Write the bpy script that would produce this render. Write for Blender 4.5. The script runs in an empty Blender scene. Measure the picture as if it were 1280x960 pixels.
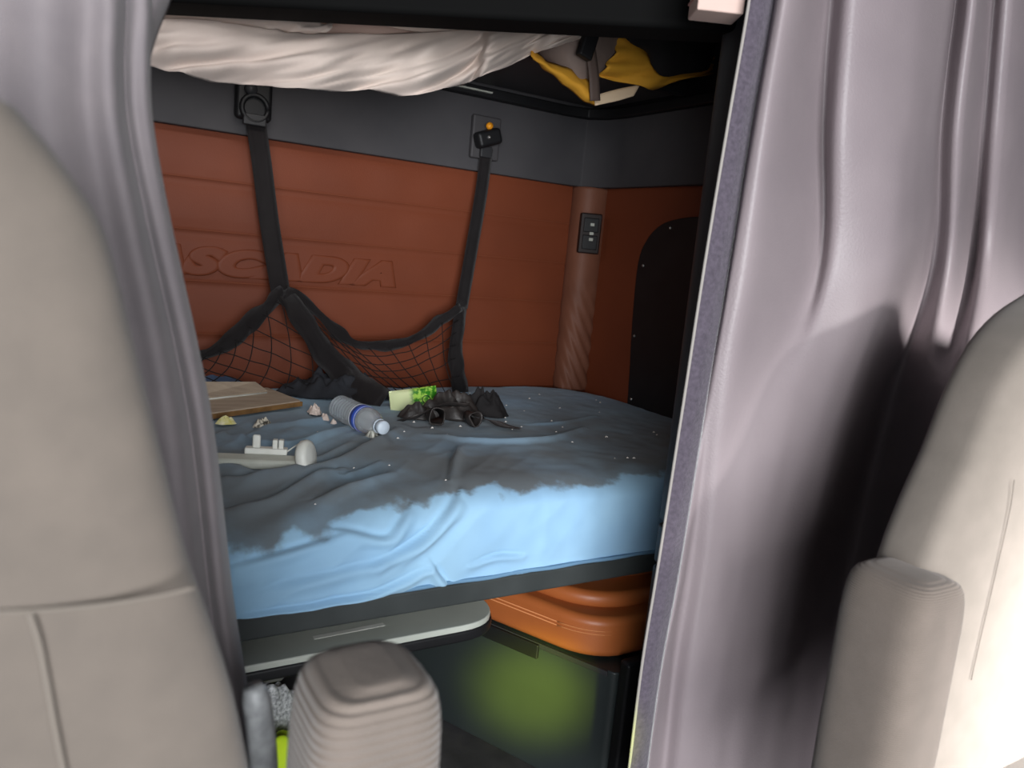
import bpy, bmesh, math, random
import numpy as np
from mathutils import Vector, Matrix, noise
random.seed(7)
S = bpy.context.scene
C = S.collection
PI = math.pi
H = 1.16                                   # camera height above the cab floor

# ------------------------------------------------------------------ camera
FPX = 965.0
V1 = Vector((2244-640, 480-469, -FPX)).normalized()      # the truck's left-right axis
V2 = Vector((53-640, 480-262, -FPX)); V2 = (V2 - V1*V2.dot(V1)).normalized()   # its length axis
V3 = V1.cross(V2)
M3 = Matrix((V1, V2, V3))
cam = bpy.data.cameras.new('camera'); camo = bpy.data.objects.new('camera', cam); C.objects.link(camo)
cam.sensor_width = 36; cam.lens = FPX/1280*36; cam.clip_start = .02
camo.matrix_world = Matrix.Translation((0, 0, H)) @ M3.to_4x4()
S.camera = camo
cam.dof.use_dof = True; cam.dof.focus_distance = 1.9; cam.dof.aperture_fstop = 5

def P(x, y, Y=None, Z=None, X=None):
    r = M3 @ Vector((x-640, 480-y, -FPX)) / FPX
    if Y is not None: t = Y/r.y
    elif Z is not None: t = (Z-H)/r.z
    else: t = X/r.x
    return Vector((r.x*t, r.y*t, H+r.z*t))

# ------------------------------------------------------------------ materials
def lin(c):
    return tuple(((v/255)/12.92 if v/255 <= .04045 else ((v/255+.055)/1.055)**2.4) for v in c) + (1,)

def mat(name, col, rough=.6, col2=None, nscale=8, ndetail=4, nmix=.5, bump=0, bscale=60, bdist=.002, spec=.4,
        metal=0, sheen=0, trans=0, bvec=None, coat=0, stretch=None, ior=1.45):
    m = bpy.data.materials.new(name); m.use_nodes = True
    nt = m.node_tree; N = nt.nodes; L = nt.links
    b = N['Principled BSDF']
    b.inputs['Base Color'].default_value = lin(col)
    b.inputs['Roughness'].default_value = rough
    b.inputs['Metallic'].default_value = metal
    b.inputs['Specular IOR Level'].default_value = spec
    b.inputs['Sheen Weight'].default_value = sheen
    b.inputs['Transmission Weight'].default_value = trans
    b.inputs['Coat Weight'].default_value = coat
    b.inputs['IOR'].default_value = ior
    tc = N.new('ShaderNodeTexCoord')
    src = tc.outputs['Object']
    if stretch:
        mp = N.new('ShaderNodeMapping'); mp.inputs['Scale'].default_value = stretch
        L.new(src, mp.inputs['Vector']); src = mp.outputs['Vector']
    if col2:
        n = N.new('ShaderNodeTexNoise'); n.inputs['Scale'].default_value = nscale; n.inputs['Detail'].default_value = ndetail
        L.new(src, n.inputs['Vector'])
        r = N.new('ShaderNodeValToRGB')
        r.color_ramp.elements[0].position = .5-.25*(1-nmix)-.05; r.color_ramp.elements[1].position = .5+.25*(1-nmix)+.05
        r.color_ramp.elements[0].color = lin(col); r.color_ramp.elements[1].color = lin(col2)
        L.new(n.outputs['Fac'], r.inputs['Fac']); L.new(r.outputs['Color'], b.inputs['Base Color'])
    if bump:
        n = N.new('ShaderNodeTexNoise'); n.inputs['Scale'].default_value = bscale; n.inputs['Detail'].default_value = 3
        L.new(src if bvec is None else src, n.inputs['Vector'])
        bp = N.new('ShaderNodeBump'); bp.inputs['Strength'].default_value = bump; bp.inputs['Distance'].default_value = bdist
        L.new(n.outputs['Fac'], bp.inputs['Height']); L.new(bp.outputs['Normal'], b.inputs['Normal'])
    return m

def weave_mat(name, col, col2, scale, rough=.9, bump=.5, direction='Z', dist=.0015, nz=1.0):
    """woven cloth: fine ribs plus mottling"""
    m = mat(name, col, rough, col2, nscale=26, nmix=.2, spec=.2, sheen=.15)
    nt = m.node_tree; N = nt.nodes; L = nt.links; b = N['Principled BSDF']
    tc = N.new('ShaderNodeTexCoord')
    w = N.new('ShaderNodeTexWave'); w.bands_direction = direction
    w.inputs['Scale'].default_value = scale; w.inputs['Distortion'].default_value = .6; w.inputs['Detail'].default_value = 1
    L.new(tc.outputs['Object'], w.inputs['Vector'])
    n = N.new('ShaderNodeTexNoise'); n.inputs['Scale'].default_value = 420; L.new(tc.outputs['Object'], n.inputs['Vector'])
    a = N.new('ShaderNodeMath'); a.operation = 'MULTIPLY_ADD'; L.new(n.outputs['Fac'], a.inputs[0]); a.inputs[1].default_value = nz; L.new(w.outputs['Fac'], a.inputs[2])
    bp = N.new('ShaderNodeBump'); bp.inputs['Strength'].default_value = bump; bp.inputs['Distance'].default_value = dist
    L.new(a.outputs[0], bp.inputs['Height']); L.new(bp.outputs['Normal'], b.inputs['Normal'])
    return m

LEATHER = mat('tan_leather', (120, 60, 36), .55, (104, 51, 31), nscale=3, nmix=.1, bump=.35, bscale=260, bdist=.001, spec=.3)
LEATHER2 = mat('cushion_leather', (168, 94, 48), .42, (150, 82, 42), nscale=5, nmix=.1, bump=.3, bscale=300, bdist=.001, spec=.45)
CORNERM = mat('corner_vinyl', (128, 82, 63), .6, (110, 68, 51), nscale=9, nmix=.1, bump=.3, bscale=90)
BANDM = mat('grey_trim', (74, 72, 74), .7, (62, 61, 64), nscale=6, nmix=.1, bump=.2, bscale=400, bdist=.0005, spec=.3)
BLACKP = mat('black_plastic', (20, 20, 22), .5, (26, 26, 28), nscale=12, bump=.2, bscale=500, bdist=.0005)
DARKP = mat('dark_plastic', (52, 52, 54), .45, (44, 44, 46), nscale=6, bump=.15, bscale=500, bdist=.0005)
HEADM = mat('header_black', (8, 8, 8), .85, spec=.15, bump=.1, bscale=300)
BOXM = mat('black_box_panel', (46, 52, 52), .42, (38, 43, 44), nscale=4, nmix=.1, bump=.12, bscale=350, bdist=.0005, spec=.5)
POSTM = mat('post_plastic', (66, 66, 68), .5, (58, 58, 60), nscale=5, bump=.15, bscale=500, bdist=.0005)
FLOORM = mat('rubber_floor', (62, 60, 62), .8, (46, 45, 48), nscale=14, bump=.4, bscale=200)
CEILM = mat('ceiling_cloth', (70, 68, 68), .9, (60, 58, 58), nscale=9)
WEB = weave_mat('black_webbing', (22, 18, 19), (30, 26, 27), 260, rough=.42, bump=.4)
NETM = mat('net_cord', (22, 18, 18), .8)
RAILM = mat('bed_rail', (62, 66, 66), .6, (50, 54, 54), nscale=11, nmix=.2, bump=.15, bscale=300, bdist=.0005)
TABLEM = mat('table_laminate', (184, 188, 179), .4, (174, 178, 169), nscale=7, spec=.45)
WHITEP = mat('white_plastic', (225, 226, 220), .4, (205, 205, 196), nscale=20, nmix=.3)
GREYP = mat('grey_aluminium', (190, 192, 182), .5, (168, 170, 160), nscale=25, nmix=.3)
SEATM = weave_mat('grey_seat_cloth', (103, 95, 88), (94, 87, 81), 150, bump=.25)
SEATM2 = weave_mat('lit_seat_cloth', (120, 112, 105), (111, 104, 97), 180, bump=.25)  # same cloth as the left seat, its brighter light put into the colour
RIBM = weave_mat('ribbed_arm_cloth', (116, 106, 99), (107, 98, 91), 42, bump=.8, dist=.0032, nz=.22)
SEAMM = mat('seam_thread', (104, 97, 90), .9)
CURT = mat('vinyl_curtain', (144, 133, 136), .46, (128, 118, 122), nscale=4, nmix=.1, bump=.35, bscale=240, bdist=.0016, spec=.5)
CURTL = weave_mat('curtain_back_cloth', (122, 115, 117), (112, 106, 109), 190, rough=.6, bump=.3)
VELV = mat('hem_velvet', (88, 80, 92), .9, (66, 60, 70), nscale=160, nmix=.3, bump=.5, bscale=300, sheen=.4)
HEMC = mat('hem_edge', (150, 145, 140), .6)
WSHEET = mat('white_cotton', (204, 190, 180), .9, (192, 175, 166), nscale=5, nmix=.1, bump=.2, bscale=30, bdist=.004, sheen=.1)
PSHEET = mat('pinkish_cotton', (190, 165, 155), .95, (180, 156, 146), nscale=6)
YELL = mat('yellow_cloth', (214, 158, 48), .8, (196, 138, 40), nscale=11, nmix=.1, bump=.5, bscale=24, bdist=.006)
GREYB = mat('grey_nylon', (128, 112, 104), .7, (112, 98, 92), nscale=12, bump=.3, bscale=30, bdist=.004)
BLKC = mat('black_cloth', (22, 20, 21), .85, (30, 27, 28), nscale=18, bump=.6, bscale=40, bdist=.004)
GLOV = mat('black_leather', (40, 37, 36), .45, (56, 50, 48), nscale=22, nmix=.2, bump=.6, bscale=60, bdist=.003, spec=.5)
DARKC = mat('charcoal_cloth', (44, 46, 52), .85, (30, 30, 34), nscale=20, bump=.5, bscale=50, bdist=.003)
BOARD = mat('tan_board', (188, 172, 152), .7, (160, 144, 128), nscale=14, nmix=.2, stretch=(1, 4, 4))
BOARDE = mat('brown_board_edge', (140, 104, 62), .7, (116, 84, 50), nscale=40)
FOILM = mat('crumpled_foil', (200, 200, 190), .35, (120, 118, 108), nscale=90, nmix=.6, metal=.3)
TISS = mat('tissue', (226, 210, 200), .9, (206, 188, 178), nscale=40)
YWRAP = mat('yellow_wrapper', (214, 206, 120), .6, (232, 226, 190), nscale=70, nmix=.5)
PWRAP = mat('printed_wrapper', (210, 202, 186), .6, (60, 54, 46), nscale=120, nmix=.85)
BOTM = mat('clear_plastic', (224, 230, 234), .16, trans=.72, spec=.5, ior=1.2)
LABELM = mat('blue_label', (44, 74, 168), .4, (60, 92, 186), nscale=30)
STRIPE = mat('label_stripe', (214, 218, 222), .4)
CAPM = mat('pale_cap', (196, 208, 220), .4, bump=.2, bscale=300)
ORANGE = mat('orange_button', (232, 150, 30), .5)
STEEL = mat('steel', (190, 188, 186), .3, metal=.8)
LIME = mat('lime_fabric', (205, 235, 40), .7, (188, 220, 34), nscale=20, bump=.3, bscale=60)
REFL = mat('silver_reflective', (190, 192, 194), .4, (120, 122, 124), nscale=140, nmix=.6)
SPECK = mat('lint', (225, 220, 214), .9)
CREAM = mat('cream_plastic', (206, 180, 170), .6, (196, 170, 160), nscale=8)

def packet_mat():
    m = mat('green_packet', (200, 224, 150), .35); nt = m.node_tree; N = nt.nodes; L = nt.links; b = N['Principled BSDF']
    tc = N.new('ShaderNodeTexCoord'); sep = N.new('ShaderNodeSeparateXYZ'); L.new(tc.outputs['Object'], sep.inputs[0])
    n = N.new('ShaderNodeTexNoise'); n.inputs['Scale'].default_value = 90; L.new(tc.outputs['Object'], n.inputs['Vector'])
    r = N.new('ShaderNodeValToRGB'); r.color_ramp.elements[0].color = lin((52, 130, 30)); r.color_ramp.elements[1].color = lin((170, 215, 90))
    r.color_ramp.elements[0].position = .42; r.color_ramp.elements[1].position = .58
    L.new(n.outputs['Fac'], r.inputs['Fac'])
    mr = N.new('ShaderNodeMapRange'); mr.inputs['From Min'].default_value = -.012; mr.inputs['From Max'].default_value = .004
    L.new(sep.outputs['X'], mr.inputs['Value'])
    mx = N.new('ShaderNodeMix'); mx.data_type = 'RGBA'; L.new(mr.outputs['Result'], mx.inputs['Factor'])
    mx.inputs[6].default_value = lin((222, 232, 180)); L.new(r.outputs['Color'], mx.inputs[7])
    L.new(mx.outputs[2], b.inputs['Base Color'])
    return m
PACK = packet_mat()

# ------------------------------------------------------------------ mesh helpers
def raw(name, verts, faces, m, parent=None, smooth=True, solid=0, offset=0, bevel=0, seg=3, sub=0):
    me = bpy.data.meshes.new(name); me.from_pydata([tuple(v) for v in verts], [], faces); me.validate()
    bm = bmesh.new(); bm.from_mesh(me); bmesh.ops.recalc_face_normals(bm, faces=bm.faces); bm.to_mesh(me); bm.free()
    o = bpy.data.objects.new(name, me); C.objects.link(o); me.materials.append(m)
    if smooth: me.polygons.foreach_set('use_smooth', [True]*len(me.polygons))
    if solid:
        md = o.modifiers.new('s', 'SOLIDIFY'); md.thickness = solid; md.offset = offset
    if bevel:
        md = o.modifiers.new('b', 'BEVEL'); md.width = bevel; md.segments = seg; md.limit_method = 'ANGLE'; md.angle_limit = .6
        o.modifiers.new('w', 'WEIGHTED_NORMAL').keep_sharp = True
    if sub:
        md = o.modifiers.new('u', 'SUBSURF'); md.levels = sub; md.render_levels = sub
    if parent: adopt(o, parent)
    return o

def adopt(o, p):
    """origin stays where the mesh was written (world), parent moved by its own location"""
    o.parent = p
    bpy.context.view_layer.update()
    o.matrix_parent_inverse = p.matrix_world.inverted()

def tag(o, label=None, cat=None, group=None, kind=None):
    if label: o['label'] = label
    if cat: o['category'] = cat
    if group: o['group'] = group
    if kind: o['kind'] = kind
    return o

def thing(name, loc, label, cat, group=None):
    o = bpy.data.objects.new(name, None); C.objects.link(o); o.location = loc; o.empty_display_size = .05
    bpy.context.view_layer.update()
    return tag(o, label, cat, group)

def box(name, lo, hi, m, parent=None, bevel=.003, kind=None, mtx=None):
    x0, y0, z0 = lo; x1, y1, z1 = hi
    v = [Vector(p) for p in ((x0,y0,z0),(x1,y0,z0),(x1,y1,z0),(x0,y1,z0),(x0,y0,z1),(x1,y0,z1),(x1,y1,z1),(x0,y1,z1))]
    if mtx: v = [mtx @ p for p in v]
    f = [(0,1,2,3),(4,5,6,7),(0,1,5,4),(1,2,6,5),(2,3,7,6),(3,0,4,7)]
    o = raw(name, v, f, m, parent, smooth=bevel > 0, bevel=bevel)
    if kind: o['kind'] = kind
    return o

def prism(name, poly, axis, a, b, m, parent=None, bevel=.003, seg=3):
    """closed outline (list of 2-D points) pushed along an axis from a to b"""
    def mk(p, h):
        return {'z': (p[0], p[1], h), 'y': (p[0], h, p[1]), 'x': (h, p[0], p[1])}[axis]
    n = len(poly)
    v = [mk(p, a) for p in poly] + [mk(p, b) for p in poly]
    f = [tuple(range(n)), tuple(range(n, 2*n))] + [(i, (i+1) % n, n+(i+1) % n, n+i) for i in range(n)]
    return raw(name, v, f, m, parent, bevel=bevel, seg=seg)

def round_poly(pts, rs, k=6):
    out = []
    n = len(pts)
    for i in range(n):
        p = Vector(pts[i]); a = (Vector(pts[i-1])-p); b = (Vector(pts[(i+1) % n])-p); r = rs[i] if isinstance(rs, (list, tuple)) else rs
        if r <= 0: out.append(tuple(p)); continue
        r = min(r, a.length*.49, b.length*.49)
        p0 = p+a.normalized()*r; p1 = p+b.normalized()*r
        for j in range(k+1):
            t = j/k
            q = p0*(1-t)**2 + p*2*t*(1-t) + p1*t*t
            out.append(tuple(q))
    return out

def cr(pts, n):
    """Catmull-Rom through points, n steps a span"""
    pts = [Vector(p) for p in pts]
    ext = [pts[0]*2-pts[1]] + pts + [pts[-1]*2-pts[-2]]
    out = []
    for i in range(1, len(ext)-2):
        p0, p1, p2, p3 = ext[i-1:i+3]
        for j in range(n):
            t = j/n
            out.append(.5*((2*p1)+(p2-p0)*t+(2*p0-5*p1+4*p2-p3)*t*t+(3*p1-p0-3*p2+p3)*t**3))
    out.append(pts[-1].copy())
    return out

def grid(name, rows, m, parent=None, n=4, k=4, solid=.002, disp=None, cyc=False, offset=0):
    """surface through rows of world points, smoothed both ways"""
    R = [cr(r, n) for r in rows]
    cols = [cr([R[i][j] for i in range(len(R))], k) for j in range(len(R[0]))]
    nr = len(cols[0]); nc = len(cols)
    V = [cols[j][i] for i in range(nr) for j in range(nc)]
    if disp: V = [disp(v.copy(), j/(nc-1), i/(nr-1)) for i in range(nr) for j, v in enumerate(V[i*nc:(i+1)*nc])]
    F = [(i*nc+j, i*nc+j+1, (i+1)*nc+j+1, (i+1)*nc+j) for i in range(nr-1) for j in range(nc-1)]
    return raw(name, V, F, m, parent, solid=solid, offset=offset)

def tube_data(pts, r, seg=8, caps=True, taper=None):
    pts = [Vector(p) for p in pts]; V = []; F = []
    up = None
    for i, p in enumerate(pts):
        d = (pts[min(i+1, len(pts)-1)]-pts[max(i-1, 0)]).normalized()
        if up is None:
            up = d.orthogonal().normalized()
        up = (up-d*up.dot(d)).normalized(); s = d.cross(up)
        rr = r*(taper(i/(len(pts)-1)) if taper else 1)
        for k in range(seg):
            a = 2*PI*k/seg
            V.append(p+(up*math.cos(a)+s*math.sin(a))*rr)
    for i in range(len(pts)-1):
        for k in range(seg):
            F.append((i*seg+k, i*seg+(k+1) % seg, (i+1)*seg+(k+1) % seg, (i+1)*seg+k))
    if caps:
        F.append(tuple(range(seg))); F.append(tuple((len(pts)-1)*seg+k for k in range(seg)))
    return V, F

def tube(name, pts, r, m, parent=None, seg=8, n=0, taper=None):
    if n: pts = cr(pts, n)
    V, F = tube_data(pts, r, seg, True, taper)
    return raw(name, V, F, m, parent)

def tubes(name, lines, r, m, parent=None, seg=5):
    V = []; F = []
    for l in lines:
        v, f = tube_data(l, r, seg); o = len(V); V += v; F += [tuple(i+o for i in q) for q in f]
    return raw(name, V, F, m, parent)

def ribbon(name, pts, w, m, parent=None, n=6, t=.002, side=None, wob=0, seed=0):
    pts = cr(pts, n); V = []
    N = len(pts)
    for i, p in enumerate(pts):
        d = (pts[min(i+1, N-1)]-pts[max(i-1, 0)]).normalized()
        s = d.cross(side or Vector((0, 1, 0))).normalized()
        ww = w(i/(N-1)) if callable(w) else w
        for q in (-.5, -.17, .17, .5):
            u = Vector((0, 0, 0))
            if wob: u = noise.noise_vector(p*22+Vector((q*2+seed, 0, 0)))*wob
            V.append(p+s*ww*q+u)
    F = [(i*4+j, i*4+j+1, i*4+j+5, i*4+j+4) for i in range(N-1) for j in range(3)]
    return raw(name, V, F, m, parent, solid=t)

def lathe_data(prof, o, ax, seg=28):
    ax = Vector(ax).normalized(); u = ax.orthogonal().normalized(); w = ax.cross(u)
    V = []; F = []
    for (r, h) in prof:
        for k in range(seg):
            a = 2*PI*k/seg; V.append(Vector(o)+ax*h+(u*math.cos(a)+w*math.sin(a))*max(r, 1e-4))
    for i in range(len(prof)-1):
        for k in range(seg):
            F.append((i*seg+k, i*seg+(k+1) % seg, (i+1)*seg+(k+1) % seg, (i+1)*seg+k))
    return V, F

def lathe(name, prof, o, ax, m, parent=None, seg=28, solid=0):
    V, F = lathe_data(prof, o, ax, seg)
    return raw(name, V, F, m, parent, solid=solid)

def loft(name, secs, m, parent=None, seg=56, e=3.2, disp=None, sub=0):
    """stack of superellipse sections (z, x_left, x_right, y_centre, half_depth[, exponent])"""
    V = []; F = []
    for s in secs:
        z, xl, xr, yc, hd = s[:5]; ee = s[5] if len(s) > 5 else e
        cx = (xl+xr)/2; hw = (xr-xl)/2
        for k in range(seg):
            a = 2*PI*k/seg; ca, sa = math.cos(a), math.sin(a)
            p = Vector((cx+hw*math.copysign(abs(ca)**(2/ee), ca), yc+hd*math.copysign(abs(sa)**(2/ee), sa), z))
            if disp: p = disp(p)
            V.append(p)
    n = len(secs)
    for i in range(n-1):
        for k in range(seg):
            F.append((i*seg+k, i*seg+(k+1) % seg, (i+1)*seg+(k+1) % seg, (i+1)*seg+k))
    F.append(tuple(range(seg))); F.append(tuple((n-1)*seg+k for k in range(seg)))
    return raw(name, V, F, m, parent, sub=sub)

def smooth_secs(secs, n=5):
    pts = [Vector((s[1], s[2], s[3])) for s in secs]; q = [Vector((s[0], s[4], 0)) for s in secs]
    a = cr(pts, n); b = cr(q, n)
    return [(b[i].x, a[i].x, a[i].y, a[i].z, max(b[i].y, .002)) for i in range(len(a))]

def heap(name, c, rx, ry, h, m, parent=None, seed=0, rough=.35, freq=30, rot=0, nr=14, ns=48, flat=False, ridges=0, ground=None):
    """crumpled lump sitting on a surface"""
    V = []; F = []
    c = Vector(c); ca, sa = math.cos(rot), math.sin(rot)
    for i in range(nr+1):
        t = i/nr
        for k in range(ns):
            a = 2*PI*k/ns
            wob = 1+rough*.6*noise.noise(Vector((math.cos(a)*1.7+seed, math.sin(a)*1.7, seed*.37)))
            x = rx*t*math.cos(a)*wob; y = ry*t*math.sin(a)*wob
            z = h*(1-t**2.2)
            p = Vector((x*freq+seed*3.1, y*freq, seed))
            z *= 1+rough*(noise.noise(p)*1.2+noise.noise(p*2.3)*.6)
            if ridges: z += ridges*abs(noise.noise(Vector((x*freq*.6+y*freq*.9+seed, (y-x)*freq*.25, 1))))*(1-t*t)
            q = Vector((c.x+x*ca-y*sa, c.y+x*sa+y*ca, 0))
            g = ground(q.x, q.y) if ground else c.z
            q.z = g+max(z, 0)+.001
            V.append(q)
    for i in range(nr):
        for k in range(ns):
            F.append((i*ns+k, i*ns+(k+1) % ns, (i+1)*ns+(k+1) % ns, (i+1)*ns+k))
    F.append(tuple(nr*ns+k for k in range(ns)))
    return raw(name, V, F, m, parent, smooth=not flat)

# ------------------------------------------------------------------ setting: the sleeper
WY = 2.30; WX = 1.67; XL = -.62
ZT = H+.251                                # top of the leather
f = box('floor', (-1.3, -1.1, -.04), (2.5, WY+.05, 0), FLOORM, bevel=0, kind='structure')
box('wall_cab', (2.25, -1.1, 0), (2.29, 1.45, 2.35), DARKP, bevel=0, kind='structure')
box('ceiling', (-1.3, -.35, 2.35), (2.5, WY+.05, 2.39), CEILM, bevel=0, kind='structure')
box('wall_left', (XL-.04, .75, 0), (XL, WY, 2.35), BANDM, bevel=0, kind='structure')
box('wall_right', (WX, 1.14, 0), (WX+.04, WY, 2.35), LEATHER, bevel=0, kind='structure')
box('wall_partition', (1.71, 1.45, 0), (2.5, 1.48, 2.35), DARKP, bevel=0, kind='structure')

# back wall: five padded leather bands with sewn grooves between them
grooves = [0, .30, .52, .70, H-.459, H-.309, H-.161, H-.022, H+.116, ZT]
def wall_prof():
    out = []
    for a, b in zip(grooves[:-1], grooves[1:]):
        for k in range(9):
            t = k/9
            d = .007*(1-(abs(2*t-1))**3.2)
            out.append((a+(b-a)*t, d))
            if k == 0: out.append((a+.005, .0035))
    out.append((ZT, 0)); out += [(ZT+.01, 0), (2.35, 0)]
    return sorted(out)
V = []; F = []
xs = [XL+(WX-XL)*i/90 for i in range(91)]
pr = wall_prof()
for z, d in pr:
    for x in xs:
        dd = d*(1+.25*noise.noise(Vector((x*3, z*4, 0))))+.002*noise.noise(Vector((x*9, z*9, 3)))*(d > .005)
        V.append((x, WY-dd, z))
n = len(xs)
for i in range(len(pr)-1):
    for j in range(n-1): F.append((i*n+j, i*n+j+1, (i+1)*n+j+1, (i+1)*n+j))
wb = raw('wall_back', V, F, LEATHER)
if wb.data.polygons[len(F)//2].normal.y > 0: wb.data.flip_normals()
md = wb.modifiers.new('s', 'SOLIDIFY'); md.thickness = .03; md.offset = -1; tag(wb, kind='structure')
# stitched double seam line above each groove
lines = []
for z in grooves[5:9]:
    for dz in (.007,):
        lines.append([Vector((x, WY-.0055, z+dz)) for x in xs[30:]])
tubes('stitching', lines, .0013, mat('tan_thread', (124, 66, 42), .7), wb, seg=4)
# raised lettering on the third band
cu = bpy.data.curves.new('lettering', 'FONT'); cu.body = 'CASCADIA'; cu.size = .118; cu.shear = .32; cu.offset = .0055
cu.extrude = .002; cu.bevel_depth = .008; cu.bevel_resolution = 3; cu.space_character = 1.12
to = bpy.data.objects.new('tmp', cu); C.objects.link(to); bpy.context.view_layer.update()
me = bpy.data.meshes.new_from_object(to.evaluated_get(bpy.context.evaluated_depsgraph_get())); bpy.data.objects.remove(to)
co = np.array([v.co for v in me.vertices]); x0, x1 = co[:, 0].min(), co[:, 0].max(); y0, y1 = co[:, 1].min(), co[:, 1].max()
XA, XB = .085, .945; ZA, ZB = H-.140, H-.056
for v in me.vertices:
    x, y, z = v.co
    v.co = (XA+(x-x0)/(x1-x0)*(XB-XA), WY-.0065-z*.55, ZA+(y-y0)/(y1-y0)*(ZB-ZA))
me.materials.clear(); me.materials.append(LEATHER)
lt = bpy.data.objects.new('embossed_lettering', me); C.objects.link(lt); adopt(lt, wb)
tag(lt, 'raised slanted capital letters embossed in the tan leather')

# dark trim band above the leather, curving round into the right wall
pl = [(XL, WY-.03), (1.50, WY-.03), (1.585, WY-.045), (1.625, WY-.10), (1.64, WY-.18), (1.64, 1.18), (WX, 1.18), (WX, WY), (XL, WY)]
o = prism('trim_1', pl, 'z', ZT, H+.475, BANDM, bevel=.004); tag(o, kind='structure')
pl2 = [(XL, WY-.055), (1.49, WY-.055), (1.57, WY-.07), (1.605, WY-.12), (1.62, WY-.2), (1.62, 1.18), (WX, 1.18), (WX, WY), (XL, WY)]
box('trim_6', (XL, WY-.032, H+.505), (WX, WY, 2.35), BANDM, bevel=0, kind='structure')
box('trim_7', (1.632, 1.18, H+.505), (WX, WY-.033, 2.35), BLACKP, bevel=0, kind='structure')
o = prism('trim_2', pl2, 'z', H+.475, H+.505, BLACKP, bevel=.004); tag(o, kind='structure')
box('trim_3', (1.04, WY-.066, H+.487), (1.20, WY-.054, H+.492), GREYP, bevel=.001, kind='structure')
# padded corner column
def wr(p):
    k = max(0, min(1, (H-.05-p.z)/.25))
    s = math.sin((p.z*1.0+p.x*1.6-p.y*1.2)*95)
    return p+Vector((0, -1, 0))*.0045*s*k
secs = [(H-.46+.71*i/80, 1.575-.0, 1.70, 2.265, .058) for i in range(81)]
o = loft('trim_4', secs, CORNERM, e=2.4, disp=wr); tag(o, kind='structure')
# switch panel on the corner column
q = P(737, 292, Y=2.2)
t = thing('switch_panel', q, 'small dark switch panel on the padded corner column of the sleeper', 'switch panel')
R = Matrix.Translation(q) @ Matrix.Rotation(math.radians(-24), 4, 'Z')
box('housing', (-.037, -.012, -.068), (.037, .018, .068), mat('brown_black_plastic', (34, 22, 20), .5), t, .005, mtx=R)
box('button', (-.026, -.017, .004), (.026, -.01, .052), BLACKP, t, .003, mtx=R)
box('button', (-.026, -.017, -.054), (.026, -.01, -.006), BLACKP, t, .003, mtx=R)
for z in (.03, .0, -.02):
    box('symbol', (-.004, -.0185, z-.005), (.010, -.0165, z+.005), GREYP, t, .001, mtx=R)
# black riveted cover on the right wall
pts = [(782, 530), (786, 470), (790, 400), (797, 330), (808, 300), (826, 281), (850, 273), (880, 270)]
poly = [(p.y, p.z) for p in cr([P(x, y, X=WX-.012) for x, y in pts], 4)]
poly += [(poly[-1][0]-.12, poly[-1][1]), (poly[-1][0]-.12, poly[0][1])]
t = thing('wall_cover', (WX, 1.75, .75), 'black rounded cover panel riveted to the right sleeper wall beside the bed', 'panel')
prism('panel', poly, 'x', WX-.012, WX-.0005, BLACKP, t, .003)
for x, y in ((838, 285), (804, 332), (793, 420), (789, 499)):
    p = P(x, y, X=WX-.012)
    lathe('rivet', [(0, .004), (.003, .0035), (.005, .001), (.005, 0)], p, (-1, 0, 0), STEEL, t, 12)

# ------------------------------------------------------------------ bunk
t = thing('bed_frame', (.5, 1.75, .478), 'dark bed frame rail running under the blue mattress', 'bed frame')
box('front_rail', (-.55, 1.235, .478), (1.665, 1.285, .5235), RAILM, t, .006)
box('slat_deck', (-.55, 1.29, .492), (1.665, 2.268, .522), DARKP, t, .002)

YB, YF = 2.265, 1.285; ZM = H-.455; ZB0 = .524
def sag(x):       # the front edge is trodden down towards the left
    return .055*max(0, min(1, (.75-x)/.55))**1.2
def topz(x, y):
    k = max(0, min(1, (1.75-y)/.45)); k = k*k*(3-2*k)
    return ZM - sag(x)*k
def onm(x, y, dz=0):
    """photo point on the mattress top"""
    z = ZM
    for _ in range(5):
        p = P(x, y, Z=z+dz); z = topz(p.x, p.y)
    return P(x, y, Z=z+dz)
creases = [  # photo polyline, ridge height, width
    ([(270, 605), (330, 600), (400, 585), (450, 562), (490, 540)], .012, .020),
    ([(285, 640), (340, 625), (390, 600), (420, 590)], .010, .017),
    ([(280, 585), (330, 595), (385, 580), (430, 560)], .010, .016),
    ([(290, 545), (350, 560), (400, 548), (440, 530)], .010, .016),
    ([(330, 535), (380, 530), (420, 520)], .008, .013),
    ([(400, 625), (450, 610), (480, 595)], .010, .013),
    ([(430, 595), (440, 592), (470, 578)], .007, .008),
    ([(560, 600), (566, 575), (570, 560)], .010, .012),
    ([(540, 545), (600, 552), (680, 550), (725, 535)], .008, .012),
    ([(660, 530), (700, 528), (740, 520)], .005, .010),
    ([(430, 640), (480, 655), (500, 640), (520, 620)], .008, .014),
    ([(470, 690), (520, 665), (560, 630), (580, 612)], .012, .016),
    ([(300, 680), (360, 665), (420, 650)], .008, .014),
    ([(340, 720), (420, 700), (470, 690)], .006, .018),
    ([(310, 762), (400, 748), (470, 735), (530, 705)], .009, .012),
    ([(540, 700), (548, 715), (562, 735)], .008, .012),
    ([(590, 700), (620, 690), (650, 690)], .006, .010),
    ([(640, 730), (700, 712), (780, 697)], .006, .012),
]
NX, NT = 460, 260
TL = YB-YF                                  # top length, then the front roll and face
FRH = ZM-ZB0
def to_xt(px, py):
    p = onm(px, py)
    if p.y >= YF: return (p.x, YB-p.y)
    p = P(px, py, Y=1.238)
    return (p.x, TL+(ZM-p.z))
CR = [([Vector(to_xt(*q)+(0,)) for q in pl_], a, w) for pl_, a, w in creases]
xs = np.linspace(-.53, 1.662, NX); ts = np.linspace(0, TL+FRH, NT)
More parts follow.
